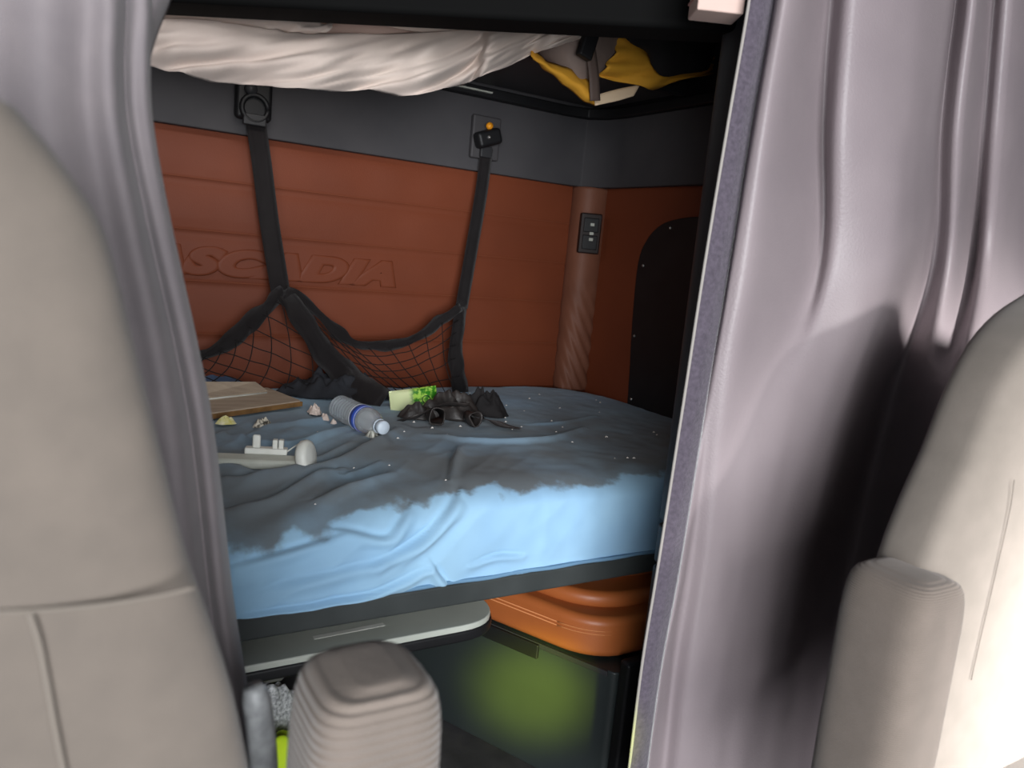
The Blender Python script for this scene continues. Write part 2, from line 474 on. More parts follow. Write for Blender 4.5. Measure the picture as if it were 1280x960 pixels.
GX, GT = np.meshgrid(xs, ts)                # NT x NX
D = np.zeros_like(GX)
for pl_, a, w in CR:
    pp = cr(pl_, 6)
    best = np.full_like(GX, 9.0); sg = np.zeros_like(GX); fall = np.zeros_like(GX)
    for i in range(len(pp)-1):
        ax_, ay_, bx_, by_ = pp[i].x, pp[i].y, pp[i+1].x, pp[i+1].y
        dx, dy = bx_-ax_, by_-ay_; L2 = dx*dx+dy*dy+1e-9
        u = np.clip(((GX-ax_)*dx+(GT-ay_)*dy)/L2, 0, 1)
        ex, ey = GX-ax_-u*dx, GT-ay_-u*dy
        d = np.hypot(ex, ey); s = np.sign(dx*ey-dy*ex)
        mk = d < best; best = np.where(mk, d, best); sg = np.where(mk, s, sg)
        fall = np.where(mk, np.sin(PI*np.clip((i+u)/(len(pp)-1)*.86+.07, 0, 1))**.6, fall)
    sd = best*sg/w
    D += fall*a*1.5*(np.exp(-(sd-.6)**2)-.75*np.exp(-((sd+.35)/.45)**2))
for i in range(NT):
    for j in range(NX):
        x, tt = GX[i, j], GT[i, j]
        u = x*.74-tt*.67; v = x*.67+tt*.74
        k = max(0, min(1, (1.05-x)/.5))*max(0, min(1, (tt-.25)/.3))
        if k > 0:
            nz = noise.noise(Vector((u*4, v*17, 2.0)))
            D[i, j] += .007*k*(1-abs(nz)*2.2)
        D[i, j] += .004*noise.noise(Vector((x*6, tt*6, 9)))+.0015*noise.noise(Vector((x*25, tt*25, 4)))
V = np.zeros((NT, NX, 3))
rc = .045
for i in range(NT):
    for j in range(NX):
        x, tt = GX[i, j], GT[i, j]
        xx = x
        if x > 1.2:                         # rounded back right corner
            y_ = YB-min(tt, TL); cy = YB-.30
            lim = 1.662
            if y_ > cy: lim = 1.662-.22*(1-math.sqrt(max(0, 1-((y_-cy)/.30)**2)))
            xx = 1.2+(x-1.2)*(lim-1.2)/(1.662-1.2)
        r = rc+.04*min(1, sag(x)/.05)
        zt = ZM
        if tt <= TL-r: y = YB-tt; z = topz(xx, y); nrm = (0, 0, 1)
        else:
            arc = r*PI/2; s = tt-(TL-r)
            tot = (TL+FRH)-(TL-r); s = s/tot*(arc+(FRH-sag(x)-r))
            zc = topz(xx, YF)-r; yc = YF+r-.047
            if s < arc:
                a = s/r; y = yc - r*math.sin(a) + (1-math.sin(a))*.0; z = zc+r*math.cos(a); nrm = (0, -math.sin(a), math.cos(a))
                y += .047*(1-math.sin(a))
            else:
                y = yc-r; z = zc-(s-arc); nrm = (0, -1, 0)
                y += -.006*math.sin(PI*min(1, (s-arc)/.12))
        d = D[i, j]
        if i == NT-1: d = .002+.003*noise.noise(Vector((x*14, 0, 1)))
        V[i, j] = (xx, y+nrm[1]*d, max(z+nrm[2]*d, ZB0+.0005))
nV = NT*NX
verts = [tuple(p) for p in V.reshape(-1, 3)]
F = [(i*NX+j, i*NX+j+1, (i+1)*NX+j+1, (i+1)*NX+j) for i in range(NT-1) for j in range(NX-1)]
# skirts on the back and sides
per = [(0, j) for j in range(NX)] + [(i, NX-1) for i in range(1, NT)]
base = len(verts); idx = [i*NX+j for i, j in per]
for k_ in idx: verts.append((verts[k_][0], verts[k_][1], ZB0))
F += [(idx[k], idx[k+1], base+k+1, base+k) for k in range(len(idx)-1)]

def sheet_mat():
    m = mat('blue_sheet', (128, 168, 200), .85, bump=.25, bscale=700, bdist=.0006, sheen=.1, spec=.2)
    nt = m.node_tree; N = nt.nodes; L = nt.links; b = N['Principled BSDF']
    tc = N.new('ShaderNodeTexCoord'); sp = N.new('ShaderNodeSeparateXYZ'); L.new(tc.outputs['Object'], sp.inputs[0])
    def noi(s, d=4, off=None):
        n = N.new('ShaderNodeTexNoise'); n.inputs['Scale'].default_value = s; n.inputs['Detail'].default_value = d
        L.new(tc.outputs['Object'], n.inputs['Vector']); return n.outputs['Fac']
    def mth(op, a, b_):
        n = N.new('ShaderNodeMath'); n.operation = op
        for i, q in enumerate((a, b_)):
            if hasattr(q, 'links') or not isinstance(q, (int, float)): L.new(q, n.inputs[i])
            else: n.inputs[i].default_value = q
        return n.outputs[0]
    def mr(v, a, b_, c=0, d=1):
        n = N.new('ShaderNodeMapRange'); n.inputs[1].default_value = a; n.inputs[2].default_value = b_
        n.inputs[3].default_value = c; n.inputs[4].default_value = d; n.interpolation_type = 'SMOOTHSTEP'
        L.new(v, n.inputs[0]); return n.outputs[0]
    # grey mixed over the lying surface, ragged where it stops short of the front edge
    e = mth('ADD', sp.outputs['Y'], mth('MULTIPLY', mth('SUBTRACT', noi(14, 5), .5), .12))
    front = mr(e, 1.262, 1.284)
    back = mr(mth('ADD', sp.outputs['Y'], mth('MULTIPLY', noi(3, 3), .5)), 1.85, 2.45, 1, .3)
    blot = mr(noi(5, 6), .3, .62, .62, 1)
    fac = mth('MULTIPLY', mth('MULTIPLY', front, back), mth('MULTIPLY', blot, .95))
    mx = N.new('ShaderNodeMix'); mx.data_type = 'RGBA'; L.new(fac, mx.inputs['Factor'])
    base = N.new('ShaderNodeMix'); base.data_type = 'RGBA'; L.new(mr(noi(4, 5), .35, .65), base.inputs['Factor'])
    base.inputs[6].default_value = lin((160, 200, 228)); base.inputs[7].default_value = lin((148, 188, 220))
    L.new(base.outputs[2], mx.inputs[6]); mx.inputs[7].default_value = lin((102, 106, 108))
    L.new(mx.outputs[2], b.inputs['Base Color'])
    return m
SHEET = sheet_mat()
t = thing('mattress', (.5, 1.75, ZB0), 'bunk mattress in a crumpled blue fitted sheet, greyed on top', 'mattress')
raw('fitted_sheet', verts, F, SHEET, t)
hem = [Vector((x, 1.236+.002*math.sin(x*40), ZB0+.004+.0025*noise.noise(Vector((x*9, 0, 0))))) for x in np.linspace(-.53, 1.66, 120)]
tube('sheet_hem', hem, .0045, mat('hem_blue', (104, 140, 170), .85), t, 6)

# ------------------------------------------------------------------ lint on the sheet
V = []; F = []
for i in range(46):
    x = random.uniform(.35, 1.6); y = random.uniform(1.32, 2.15)
    if i < 10: q = [(750,505),(745,502),(787,505),(655,516),(700,512),(575,535),(540,537),(640,539),(505,542),(715,555)][i]; p = onm(*q); x, y = p.x, p.y
    z = topz(x, y)+.006; s = random.uniform(.0012, .003)
    o0 = len(V)
    for d in ((-1,-.6,-1),(1,-.4,-1),(.4,1,-1),(-.7,.7,-1),(0,0,.9)): V.append((x+d[0]*s*1.5, y+d[1]*s*1.5, z+d[2]*s*.7))
    F += [tuple(o0+k for k in q) for q in ((0,1,4),(1,2,4),(2,3,4),(3,0,4),(0,1,2,3))]
o = raw('lint_specks', V, F, SPECK, smooth=False); tag(o, 'scattered white lint specks on the blue sheet', 'lint', kind='stuff')

# ------------------------------------------------------------------ restraint net
net = thing('bunk_net', (.85, 2.2, ZM), 'black cargo net slung by two straps from the back wall, resting on the bed', 'cargo net')
def W(pts, Y): return [P(x, y, Y=Y) if len(q) == 2 else P(x, y, Y=q[2]) for q in pts for x, y in [q[:2]]]
ribbon('strap', W([(318, 140, 2.245), (328, 210, 2.235), (337, 280, 2.22), (352, 372, 2.195)], 2.2), .053, WEB, net, t=.003)
ribbon('strap', W([(609, 185, 2.245), (601, 245, 2.24), (589, 315, 2.22), (577, 384, 2.2)], 2.2), .043, WEB, net, t=.003)
# anchors on the trim band
a = P(317, 122, Y=2.25)
hk = box('wall_anchor', (a.x-.048, 2.235, a.z-.06), (a.x+.048, 2.268, a.z+.062), BLACKP, net, .012)
tube('buckle_ring', [a+Vector((.034*math.cos(k), -.022, -.03+.034*math.sin(k))) for k in np.linspace(0, 2*PI, 20)], .007, BLACKP, hk, 8)
lathe('knob', [(0, .016), (.014, .014), (.017, .006), (.017, 0)], a+Vector((-.012, -.017, .018)), (0, -1, 0), DARKP, hk, 16)
box('clip_plate', (a.x-.03, 2.222, a.z-.075), (a.x+.03, 2.236, a.z-.045), DARKP, hk, .004)
b_ = P(606, 172, Y=2.25)
hk = box('wall_anchor', (b_.x-.045, 2.248, b_.z-.066), (b_.x+.055, 2.268, b_.z+.066), mat('anchor_grey', (66, 64, 66), .6), net, .006)
box('clip_body', (b_.x-.045, 2.205, b_.z-.028), (b_.x+.04, 2.25, b_.z+.022), BLACKP, hk, .012, mtx=Matrix.Translation(b_) @ Matrix.Rotation(-.35, 4, 'Y') @ Matrix.Translation(-b_))
lathe('release_button', [(0, .012), (.009, .010), (.011, .004), (.011, 0)], b_+Vector((-.003, -.028, .032)), (0, -1, .2), ORANGE, hk, 14)
box('clip_plate', (b_.x-.018, 2.232, b_.z-.062), (b_.x+.022, 2.246, b_.z-.028), DARKP, hk, .003)
lathe('pin', [(0, .008), (.005, .006), (.005, 0)], b_+Vector((-.01, -.045, -.004)), (0, -1, 0), STEEL, hk, 10)
# binding tapes
def wig(w): return lambda t_: w*(1+.15*math.sin(t_*23))
ribbon('binding_tape', W([(354, 362), (330, 388), (303, 413), (275, 434), (240, 448), (205, 452)], 2.185), lambda t_: .028+.022*math.sin(PI*min(1, t_*1.4)), WEB, net, wob=.010, seed=1)
ribbon('binding_tape', W([(356, 364), (382, 378), (404, 400), (428, 422), (452, 431), (482, 432), (515, 424), (548, 404), (577, 384)], 2.18), wig(.030), WEB, net, wob=.009, seed=4)
pe = onm(478, 503, .012)
ribbon('binding_tape', [P(352, 362, Y=2.19), P(376, 396, Y=2.16), P(404, 440, Y=2.14), P(436, 474, Y=2.12), pe], lambda t_: .052+.03*t_, WEB, net, wob=.010, seed=8)
ribbon('binding_tape', [P(577, 384, Y=2.195), P(571, 420, Y=2.19), P(570, 452, Y=2.185), P(577, 492, Y=2.18)], lambda t_: .034+.026*t_, WEB, net, wob=.008, seed=12)
def coons(top, bot, lef, rig, nu, nv):
    A, B = cr(top, 10), cr(bot, 10); Cc, Dd = cr(lef, 10), cr(rig, 10)
    def at(l, t_):
        f_ = t_*(len(l)-1); i = min(int(f_), len(l)-2); return l[i].lerp(l[i+1], f_-i)
    def S_(u, v):
        p = at(A, u)*(1-v)+at(B, u)*v+at(Cc, v)*(1-u)+at(Dd, v)*u
        return p-(A[0]*(1-u)*(1-v)+A[-1]*u*(1-v)+B[0]*(1-u)*v+B[-1]*u*v)
    return S_
top = W([(360, 366), (404, 404), (450, 434), (515, 426), (575, 388)], 2.175)
bot = W([(470, 500), (505, 497), (540, 494), (578, 490)], 2.13)
lef = [top[0]] + W([(400, 420), (430, 462)], 2.15) + [bot[0]]
rig = [top[-1]] + W([(569, 430)], 2.17) + [bot[-1]]
S1 = coons(top, bot, lef, rig, 0, 0)
lines = []
def jig(p, s=.004): return p+noise.noise_vector(p*16)*s
for k in range(1, 11):
    lines.append([jig(S1(k/11, v/14)) for v in range(15)])
for k in range(1, 6):
    lines.append([jig(S1(u/30, k/6), .006) for u in range(31)])
top = W([(228, 452), (275, 436), (318, 402), (354, 366)], 2.185)
bot = W([(225, 478), (290, 486), (370, 486), (440, 482)], 2.14)
lef = [top[0]] + W([(226, 466)], 2.17) + [bot[0]]
rig = [top[-1]] + W([(385, 412), (412, 448)], 2.16) + [bot[-1]]
S2 = coons(top, bot, lef, rig, 0, 0)
for k in range(-4, 8):                     # diamonds: both families run slantwise
    l1 = []; l2 = []
    for v in range(21):
        t_ = v/20
        u = k/6.6+t_*.5
        if 0 <= u <= 1: l1.append(jig(S2(u, t_)))
        u = k/6.6+.35-t_*.35
        if 0 <= u <= 1: l2.append(jig(S2(u, t_)))
    for l in (l1, l2):
        if len(l) > 2: lines.append(l)
tubes('netting', lines, .0015, NETM, net, seg=5)

# ------------------------------------------------------------------ things on the bed
# tan board with a step and white edge
t = thing('wooden_board', onm(300, 512), 'flat tan board with brown edges lying at the left of the bed', 'board')
a0, a1, a2, a3 = onm(225, 530, .004), onm(376, 508, .004), onm(334, 491, .004), onm(225, 503, .004)
poly = round_poly([(p.x, p.y) for p in (a0, a1, a2, a3)], .006, 2)
zb = max(topz(p.x, p.y) for p in (a0, a1, a2, a3))+.008
prism('panel', poly, 'z', zb, zb+.012, BOARD, t, .001)
e0 = [(a0.x, a0.y-.003), (a1.x+.004, a1.y-.003), (a1.x+.002, a1.y+.004), (a0.x, a0.y+.004)]
prism('brown_edge', e0, 'z', zb-.003, zb+.009, BOARDE, t, .001)
tag(bpy.data.objects['brown_edge'], 'raw brown edge of the board')
u0, u1 = P(225, 503, Z=zb+.013), P(333, 491, Z=zb+.013)
w0, w1 = P(225, 480, Y=u0.y+.05), P(318, 480, Y=u1.y+.05)
raw('upright_flange', [u0, u1, w1, w0], [(0, 1, 2, 3)], BOARD, t, smooth=False, solid=.008, offset=1)
tube('white_edge', [u0, u0.lerp(u1, .5), u1], .004, WHITEP, t, 6)
# wrappers, tissue, foil
p = onm(282, 532); tag(heap('wrapper', p, .024, .012, .016, YWRAP, seed=3, freq=120, rough=.6, flat=True, ns=22, nr=6, ground=lambda x, y: topz(x, y)+.004), 'small crumpled pale yellow wrapper beside the tan board', 'wrapper')
p = onm(329, 535); tag(heap('wrapper', p, .026, .013, .018, PWRAP, seed=5, freq=120, rough=.6, rot=.4, flat=True, ns=22, nr=6, ground=lambda x, y: topz(x, y)+.004), 'crumpled white wrapper with black print between the board and white fixture', 'wrapper')
p = onm(465, 548); tag(heap('foil_scrap', p, .017, .015, .022, FOILM, seed=9, freq=130, rough=.7, flat=True, ns=20, nr=6, ground=lambda x, y: topz(x, y)+.004), 'crumpled silver foil scrap in front of the bottle cap', 'foil')
# twisted tissue
p0, p1 = onm(386, 514, .014), onm(412, 531, .010)
d_ = (p1-p0)
tt = thing('tissue', p0.lerp(p1, .5), 'twisted pinkish white tissue left of the water bottle', 'tissue')
an = math.atan2(d_.y, d_.x)
heap('twist', onm(393, 519), .026, .017, .020, TISS, tt, seed=12, freq=95, rough=.55, flat=True, rot=an, nr=8, ns=26, ground=lambda x, y: topz(x, y)+.005)
heap('twist', onm(406, 527), .018, .009, .014, TISS, tt, seed=17, freq=120, rough=.5, flat=True, rot=an, nr=6, ns=20, ground=lambda x, y: topz(x, y)+.005)
p = onm(417, 532); heap('torn_end', p, .009, .007, .010, TISS, tt, seed=2, freq=150, rough=.6, flat=True, ns=14, nr=4, ground=lambda x, y: topz(x, y)+.004)

# water bottle
b0 = onm(424, 509, .036); b1 = onm(484, 537, .034)
ax = (b1-b0).normalized(); Lb = (b1-b0).length
t = thing('water_bottle', b0.lerp(b1, .5)-Vector((0, 0, .033)), 'clear ribbed water bottle with blue label and pale cap lying on the sheet', 'bottle')
rb = .0315
Lb = max(.17, min(Lb+.012, .215))
prof = [(0, .004), (.02, .002), (rb*.9, 0), (rb, .006)]
h = .006
while h < Lb*.46:
    prof += [(rb, h+.002), (rb-.0028, h+.006), (rb-.0028, h+.008), (rb, h+.012)]; h += .0125
prof += [(rb, Lb*.50), (rb*.97, Lb*.52), (rb*.97, Lb*.62), (rb, Lb*.64), (rb*.98, Lb*.70), (rb*.86, Lb*.78), (rb*.62, Lb*.855), (.0145, Lb*.90), (.0125, Lb*.92)]
lathe('body', prof, b0, ax, BOTM, t, 36)
lathe('label', [(rb*1.015, Lb*.50), (rb*1.015, Lb*.63)], b0, ax, LABELM, t, 36, solid=.0006)
lathe('label_stripe', [(rb*1.025, Lb*.495), (rb*1.025, Lb*.512)], b0, ax, STRIPE, t, 36, solid=.0006)
lathe('label_stripe', [(rb*1.025, Lb*.61), (rb*1.025, Lb*.618)], b0, ax, STRIPE, t, 36, solid=.0006)
lathe('neck_ring', [(.013, Lb*.905), (.0172, Lb*.908), (.0172, Lb*.928), (.013, Lb*.932)], b0, ax, CAPM, t, 28)
lathe('cap', [(.0, Lb*.925), (.0158, Lb*.93), (.0162, Lb*1.0), (.0150, Lb*1.012), (0, Lb*1.014)], b0, ax, CAPM, t, 28)

# white lamp fixture
l0, l1 = onm(225, 574, .010), onm(378, 580, .010)
t = thing('light_fixture', l0.lerp(l1, .6), 'broken grey light fixture with white end cap and wire on the bed', 'light fixture')
d_ = (l1-l0).normalized(); s_ = d_.cross(Vector((0, 0, 1))).normalized(); up = Vector((0, 0, 1))
def chan(o_, L_):
    prof = [(-.022, .002), (-.022, .016), (-.018, .020), (.010, .024), (.020, .018), (.022, .002)]
    V = []
    for k in (0, 1):
        for a, b in prof: V.append(o_+d_*(L_*k)-s_*a*1.0+up*b)
    n_ = len(prof)
    return V, [tuple(range(n_)), tuple(range(n_, 2*n_))]+[(i, (i+1) % n_, n_+(i+1) % n_, n_+i) for i in range(n_)]
V, F = chan(l0-up*.010, (l1-l0).length); raw('channel', V, F, GREYP, t, bevel=.0015)
lathe('end_cap', [(0, -.012), (.030, -.011), (.035, -.006), (.036, .004), (.034, .010), (.027, .013), (0, .014)], l1+up*.014+d_*.006, (d_-s_*(-.0)+Vector((.15, -.45, .25))), WHITEP, t, 26)
c_ = onm(333, 563, .026)
Mx = Matrix.Translation(c_) @ Matrix((d_, s_, up)).transposed().to_4x4()
box('clip', (-.042, -.012, -.008), (.042, .010, .006), WHITEP, t, .003, mtx=Mx)
cl = bpy.data.objects['clip']
box('prong', (-.028, -.006, .004), (-.012, .004, .032), WHITEP, cl, .004, mtx=Mx)
box('prong', (.012, -.008, .004), (.022, .006, .024), WHITEP, cl, .002, mtx=Mx)
box('prong', (.024, -.008, .004), (.034, .006, .024), WHITEP, cl, .002, mtx=Mx)
tube('wire', [Mx @ Vector((.042, 0, 0)), Mx @ Vector((.06, 0, .014)), Mx @ Vector((.078, .004, .026)), l1+up*.036], .0016, WHITEP, t, 6, n=6)

# green packet
p = onm(517, 500, .03)
pk = thing('tissue_packet', p-Vector((0, 0, .03)), 'green and white patterned packet in front of the net on the bed', 'packet')
Rm = Matrix.Translation(p) @ Matrix.Rotation(math.radians(-26), 4, 'Z') @ Matrix.Rotation(math.radians(-12), 4, 'Y') @ Matrix.Rotation(math.radians(-28), 4, 'X')
V = []; F = []
nx, nz = 16, 9
for sgn in (-1, 1):
    for i in range(nx+1):
        for j in range(nz+1):
            u, v = i/nx*2-1, j/nz*2-1
            th = .011*(1-abs(u)**4)*(1-abs(v)**4)+.0012*noise.noise(Vector((u*4, v*4, sgn)))
            V.append(Vector((u*.066, sgn*th, v*.034)))
n1 = (nx+1)*(nz+1)
for s in (0, 1):
    for i in range(nx):
        for j in range(nz): F.append(tuple(s*n1+q for q in (i*(nz+1)+j, (i+1)*(nz+1)+j, (i+1)*(nz+1)+j+1, i*(nz+1)+j+1)))
o = raw('wrapper_film', V, F, PACK); o.parent = pk
o.matrix_parent_inverse = pk.matrix_world.inverted(); o.matrix_world = Rm
tube('ring_mark', [Rm @ Vector((.036+.011*math.cos(k), -.0095, -.006+.011*math.sin(k))) for k in np.linspace(0, 2*PI, 20)], .0015, mat('dark_green_print', (24, 60, 40), .4), pk, 6)

# black crumpled bundle (leather and webbing)
g = lambda x, y: topz(x, y)+.003
p = onm(570, 525)
t = thing('black_bundle', p, 'heap of crumpled black leather and cloth in front of the net', 'cloth')
heap('crumpled_body', onm(566, 522), .105, .055, .055, GLOV, t, seed=21, freq=26, rough=.5, rot=-.35, nr=22, ns=64, ridges=.03, ground=g)
heap('crumpled_body', onm(522, 524), .055, .028, .034, GLOV, t, seed=27, freq=42, rough=.5, rot=-.2, nr=16, ns=48, ridges=.015, ground=g)
heap('crumpled_body', onm(604, 518), .08, .05, .05, BLKC, t, seed=38, freq=48, rough=.55, rot=-.5, nr=20, ns=64, ridges=.03, ground=g)
def cuff(c, r, ax_, L_, m_):
    prof = [(r*.75, 0), (r*.9, L_*.4), (r, L_*.8), (r*1.05, L_)]
    V, F = lathe_data(prof, c, ax_, 24)
    V = [v+noise.noise_vector(v*35)*.008 for v in V]
    return raw('cuff', V, F, m_, t, solid=.003)
cuff(onm(540, 519, .022), .022, (-.1, -1, .15), .05, GLOV)
cuff(onm(585, 522, .022), .018, (.1, -1, .15), .04, GLOV)
ribbon('strap_tail', [onm(590, 520, .03), onm(612, 526, .016), onm(630, 532, .010), onm(650, 536, .008)], .03, WEB, t, wob=.004, side=Vector((0, 0, 1)))
ribbon('strap_tail', [onm(500, 526, .01), onm(518, 521, .03), onm(540, 511, .045), onm(560, 505, .05), onm(585, 507, .045)], .02, GLOV, t, wob=.005, side=Vector((0, .6, .8)))
# dark cloth between net and bottle
tag(heap('dark_shirt', onm(420, 496), .16, .055, .055, DARKC, seed=44, freq=34, rough=.6, rot=-.25, nr=20, ns=70, ridges=.02, ground=g), 'crumpled charcoal shirt behind the water bottle against the net', 'shirt')
tag(heap('blue_cloth', onm(268, 484), .10, .05, .03, mat('denim_blue', (84, 104, 134), .9, (66, 84, 112), nscale=18), seed=52, freq=18, rough=.5, nr=16, ns=60, ridges=.02, ground=g), 'small crumpled blue cloth behind the tan board', 'cloth')

# ------------------------------------------------------------------ table under the bunk
t = thing('fold_out_table', (.35, 1.45, 0), 'grey table under the front rail of the bunk', 'table')
tp = round_poly([(-.40, 1.222), (.785, 1.222), (.785, 1.56), (-.40, 1.56)], [.02, .095, .05, .02], 8)
prism('tabletop', tp, 'z', .427, .441, TABLEM, t, .003)
cx_, cy_ = .19, 1.51
tp2 = [(p[0], p[1]) for p in round_poly([(-.404, 1.219), (.789, 1.219), (.789, 1.564), (-.404, 1.564)], [.02, .098, .05, .02], 8)]
prism('edge_band', tp2, 'z', .406, .430, BLACKP, t, .006)
s0, s1 = P(392, 797, Z=.4415), P(480, 780, Z=.4415)
raw('white_strip', [s0+Vector((0, -.006, 0)), s1+Vector((0, -.006, 0)), s1+Vector((0, .006, 0)), s0+Vector((0, .006, 0))], [(0, 1, 2, 3)], WHITEP, t, smooth=False, solid=.001, offset=1)
tube('pedestal', [(.2, 1.42, 0), (.2, 1.42, .41)], .035, DARKP, t, 20)
p = P(343, 842, Y=1.27)
lathe('latch', [(0, 0), (.012, .002), (.014, .01), (.014, .03), (.010, .036), (0, .038)], p+Vector((-.02, 0, 0)), (1, 0, 0), STEEL, t, 16)

# ------------------------------------------------------------------ lounge seat under the bunk (right)
t = thing('lounge_seat', (1.2, 1.5, 0), 'low lounge seat with tan leather cushion on a black base under the bunk', 'seat')
def ln(y, off=0): return 1.03-.475*(y-1.15)+off
bp_ = [(ln(1.15), 1.15), (1.60, 1.15), (1.60, 2.15), (ln(2.15), 2.15)]
prism('base_box', round_poly(bp_, [.012, 0, 0, 0], 4), 'z', .001, .305, BOXM, t, .004)
box('corner_bracket', (1.035, 1.118, .001), (1.085, 1.149, .34), BLACKP, t, .008)
# raised lip and latch along the top of the panel
dv = Vector((-.475, 1, 0)).normalized(); nv = Vector((-dv.y, dv.x, 0))*1.0
q0 = Vector((ln(1.165), 1.165, .30)); q1 = Vector((ln(1.50), 1.50, .30))
Mx = Matrix.Translation(q0) @ Matrix((dv, nv, Vector((0, 0, 1)))).transposed().to_4x4()
box('top_lip', (0, .0005, -.006), (.62, .007, .006), DARKP, t, .002, mtx=Mx)
box('latch', (.17, .004, -.030), (.36, .014, .004), BLACKP, t, .003, mtx=Mx)
lb_ = P(588, 812, Y=1.50)
def cush(off, yf, z0, z1, r, name, bev):
    pl_ = round_poly([(ln(yf, off), yf), (1.58, yf), (1.58, 2.12), (ln(2.12, off), 2.12)], [r, .05, .05, .05], 10)
    return prism(name, pl_, 'z', z0, z1, LEATHER2, t, bev, 6)
c1 = cush(-.012, 1.185, .312, .405, .10, 'seat_cushion', .03)
c2 = cush(.03, 1.23, .398, .438, .12, 'cushion_top', .018)
c3 = cush(.14, 1.30, .432, .474, .13, 'bolster', .016)
pl_ = round_poly([(ln(1.188, -.0125), 1.187), (1.58, 1.187), (1.58, 2.12), (ln(2.12, -.0125), 2.12)], [.10, .05, .05, .05], 10)
for z in (.368, .376):
    tube('stitching', [Vector((a, b, z)) for a, b in pl_ + pl_[:1]], .0014, mat('seat_thread', (186, 118, 70), .6), c1, 5)
# ------------------------------------------------------------------ partition post right
t = thing('partition_post', (1.12, 1.1, 0), 'dark grey plastic cabinet post beside the right end of the bed', 'post')
def post(z0, z1, name, ins=0):
    pl_ = round_poly([(1.063+ins, 1.00), (1.30, 1.00), (1.30, 1.13-ins), (1.063+ins, 1.13-ins)], [.03, .01, .01, .03], 6)
    return prism(name, pl_, 'z', z0, z1, POSTM if ins == 0 else BLACKP, t, .004)
cuts = [0.001, .20, H-.592, H-.502, 2.34]
for a, b in zip(cuts[:-1], cuts[1:]): post(a, b-.012, 'cover_panel')
post(.001, 2.33, 'core', .012)

# ------------------------------------------------------------------ overhead
L_ = Vector((-.45, 1.785, H+.312)); R_ = Vector((.983, 1.12, H+.425)); R2 = R_+(R_-L_)*.25
up = Vector((0, 0, .55)); bk = Vector((.04, .09, 0))
o = raw('trim_5', [L_, R2, R2+up, L_+up, L_+bk, R2+bk, R2+up+bk, L_+up+bk], [(0,1,2,3),(4,5,6,7),(0,1,5,4),(2,3,7,6),(0,3,7,4),(1,2,6,5)], HEADM, bevel=.012)
tag(o, kind='structure')
t = thing('upper_bunk', (.5, 1.95, H+.505), 'dark underside of the folding upper bunk above the bed', 'bunk')
box('base_panel', (-.55, 1.825, H+.507), (1.60, 2.22, H+.535), DARKP, t, .006)
box('front_edge', (-.55, 1.80, H+.50), (1.60, 1.825, H+.56), BLACKP, t, .004)

# white fitted sheet hanging down from the upper bunk
t = thing('hanging_sheet', (.6, 1.72, H+.40), 'white elasticated sheet drooping from the upper bunk above the net', 'sheet')
cols = [(165, -20, 78), (190, -12, 80), (222, -6, 90), (265, 8, 99), (310, 24, 105), (352, 36, 110), (400, 42, 113), (445, 43, 114), (490, 42, 116), (530, 40, 116), (566, 37, 109), (592, 34, 99), (606, 33, 92), (632, 31, 84), (662, 29, 70), (690, 27, 60), (728, 24, 47)]
rows = []
for k in range(8):
    v = k/7; row = []
    for i, (x, ya, yb) in enumerate(cols):
        Y = 1.66+.035*math.sin(i*1.9+v*.8)*(.35+.65*v)-.03*math.sin(PI*v)+.01*math.sin(i*4.1)
        row.append(P(x+10*(1-v)*(1 if i > 2 else 0), ya+(yb-ya)*v, Y=Y))
    rows.append(row)
def rip(p, u, v):
    s = noise.noise(Vector((u*13+v*5.5, v*1.3, 3)))*.030+noise.noise(Vector((u*34+v*7, v*2, 5)))*.011
    return p+Vector((0, -1, .2))*s*(.3+.7*min(1, v*1.5))
grid('skirt', rows, WSHEET, t, n=7, k=6, solid=.002, disp=rip)
hemp = [rip(rows[-1][i].copy(), i/(len(cols)-1), 1) for i in range(len(cols))]
# the plain cloth behind it and the rolled fold lying across
rows = [[P(x, y, Y=1.73-.01*math.sin(x*.03)) for x in range(150, 760, 45)] for y in (-25, -5, 15, 34, 52)]
grid('plain_panel', rows, PSHEET, t, n=3, k=3, disp=lambda p, u, v: p+Vector((0, 1, 0))*noise.noise(Vector((u*7, v*2, 1)))*.02)
rows = [W([(185, -18), (250, -6), (320, 2), (370, 16), (404, 30), (418, 24)], 1.625),
        W([(190, 2), (255, 10), (318, 16), (358, 26), (386, 36), (412, 38)], 1.605),
        W([(195, 22), (262, 26), (316, 32), (345, 37), (368, 40), (392, 42)], 1.63)]
grid('folded_edge', rows, WSHEET, t, n=5, k=5, disp=lambda p, u, v: p+Vector((0, -1, 0))*noise.noise(Vector((u*9, v*3, 7)))*.02)
rows = [W([(430, 10), (500, 12), (580, 14), (660, 16), (735, 18)], 1.64),
        W([(460, 26), (520, 26), (590, 27), (660, 27), (740, 28)], 1.615),
        W([(520, 40), (560, 38), (610, 36), (660, 34), (745, 34)], 1.64)]
grid('folded_edge', rows, WSHEET, t, n=5, k=5, disp=lambda p, u, v: p+Vector((0, -1, 0))*noise.noise(Vector((u*9, v*3, 2)))*.015)

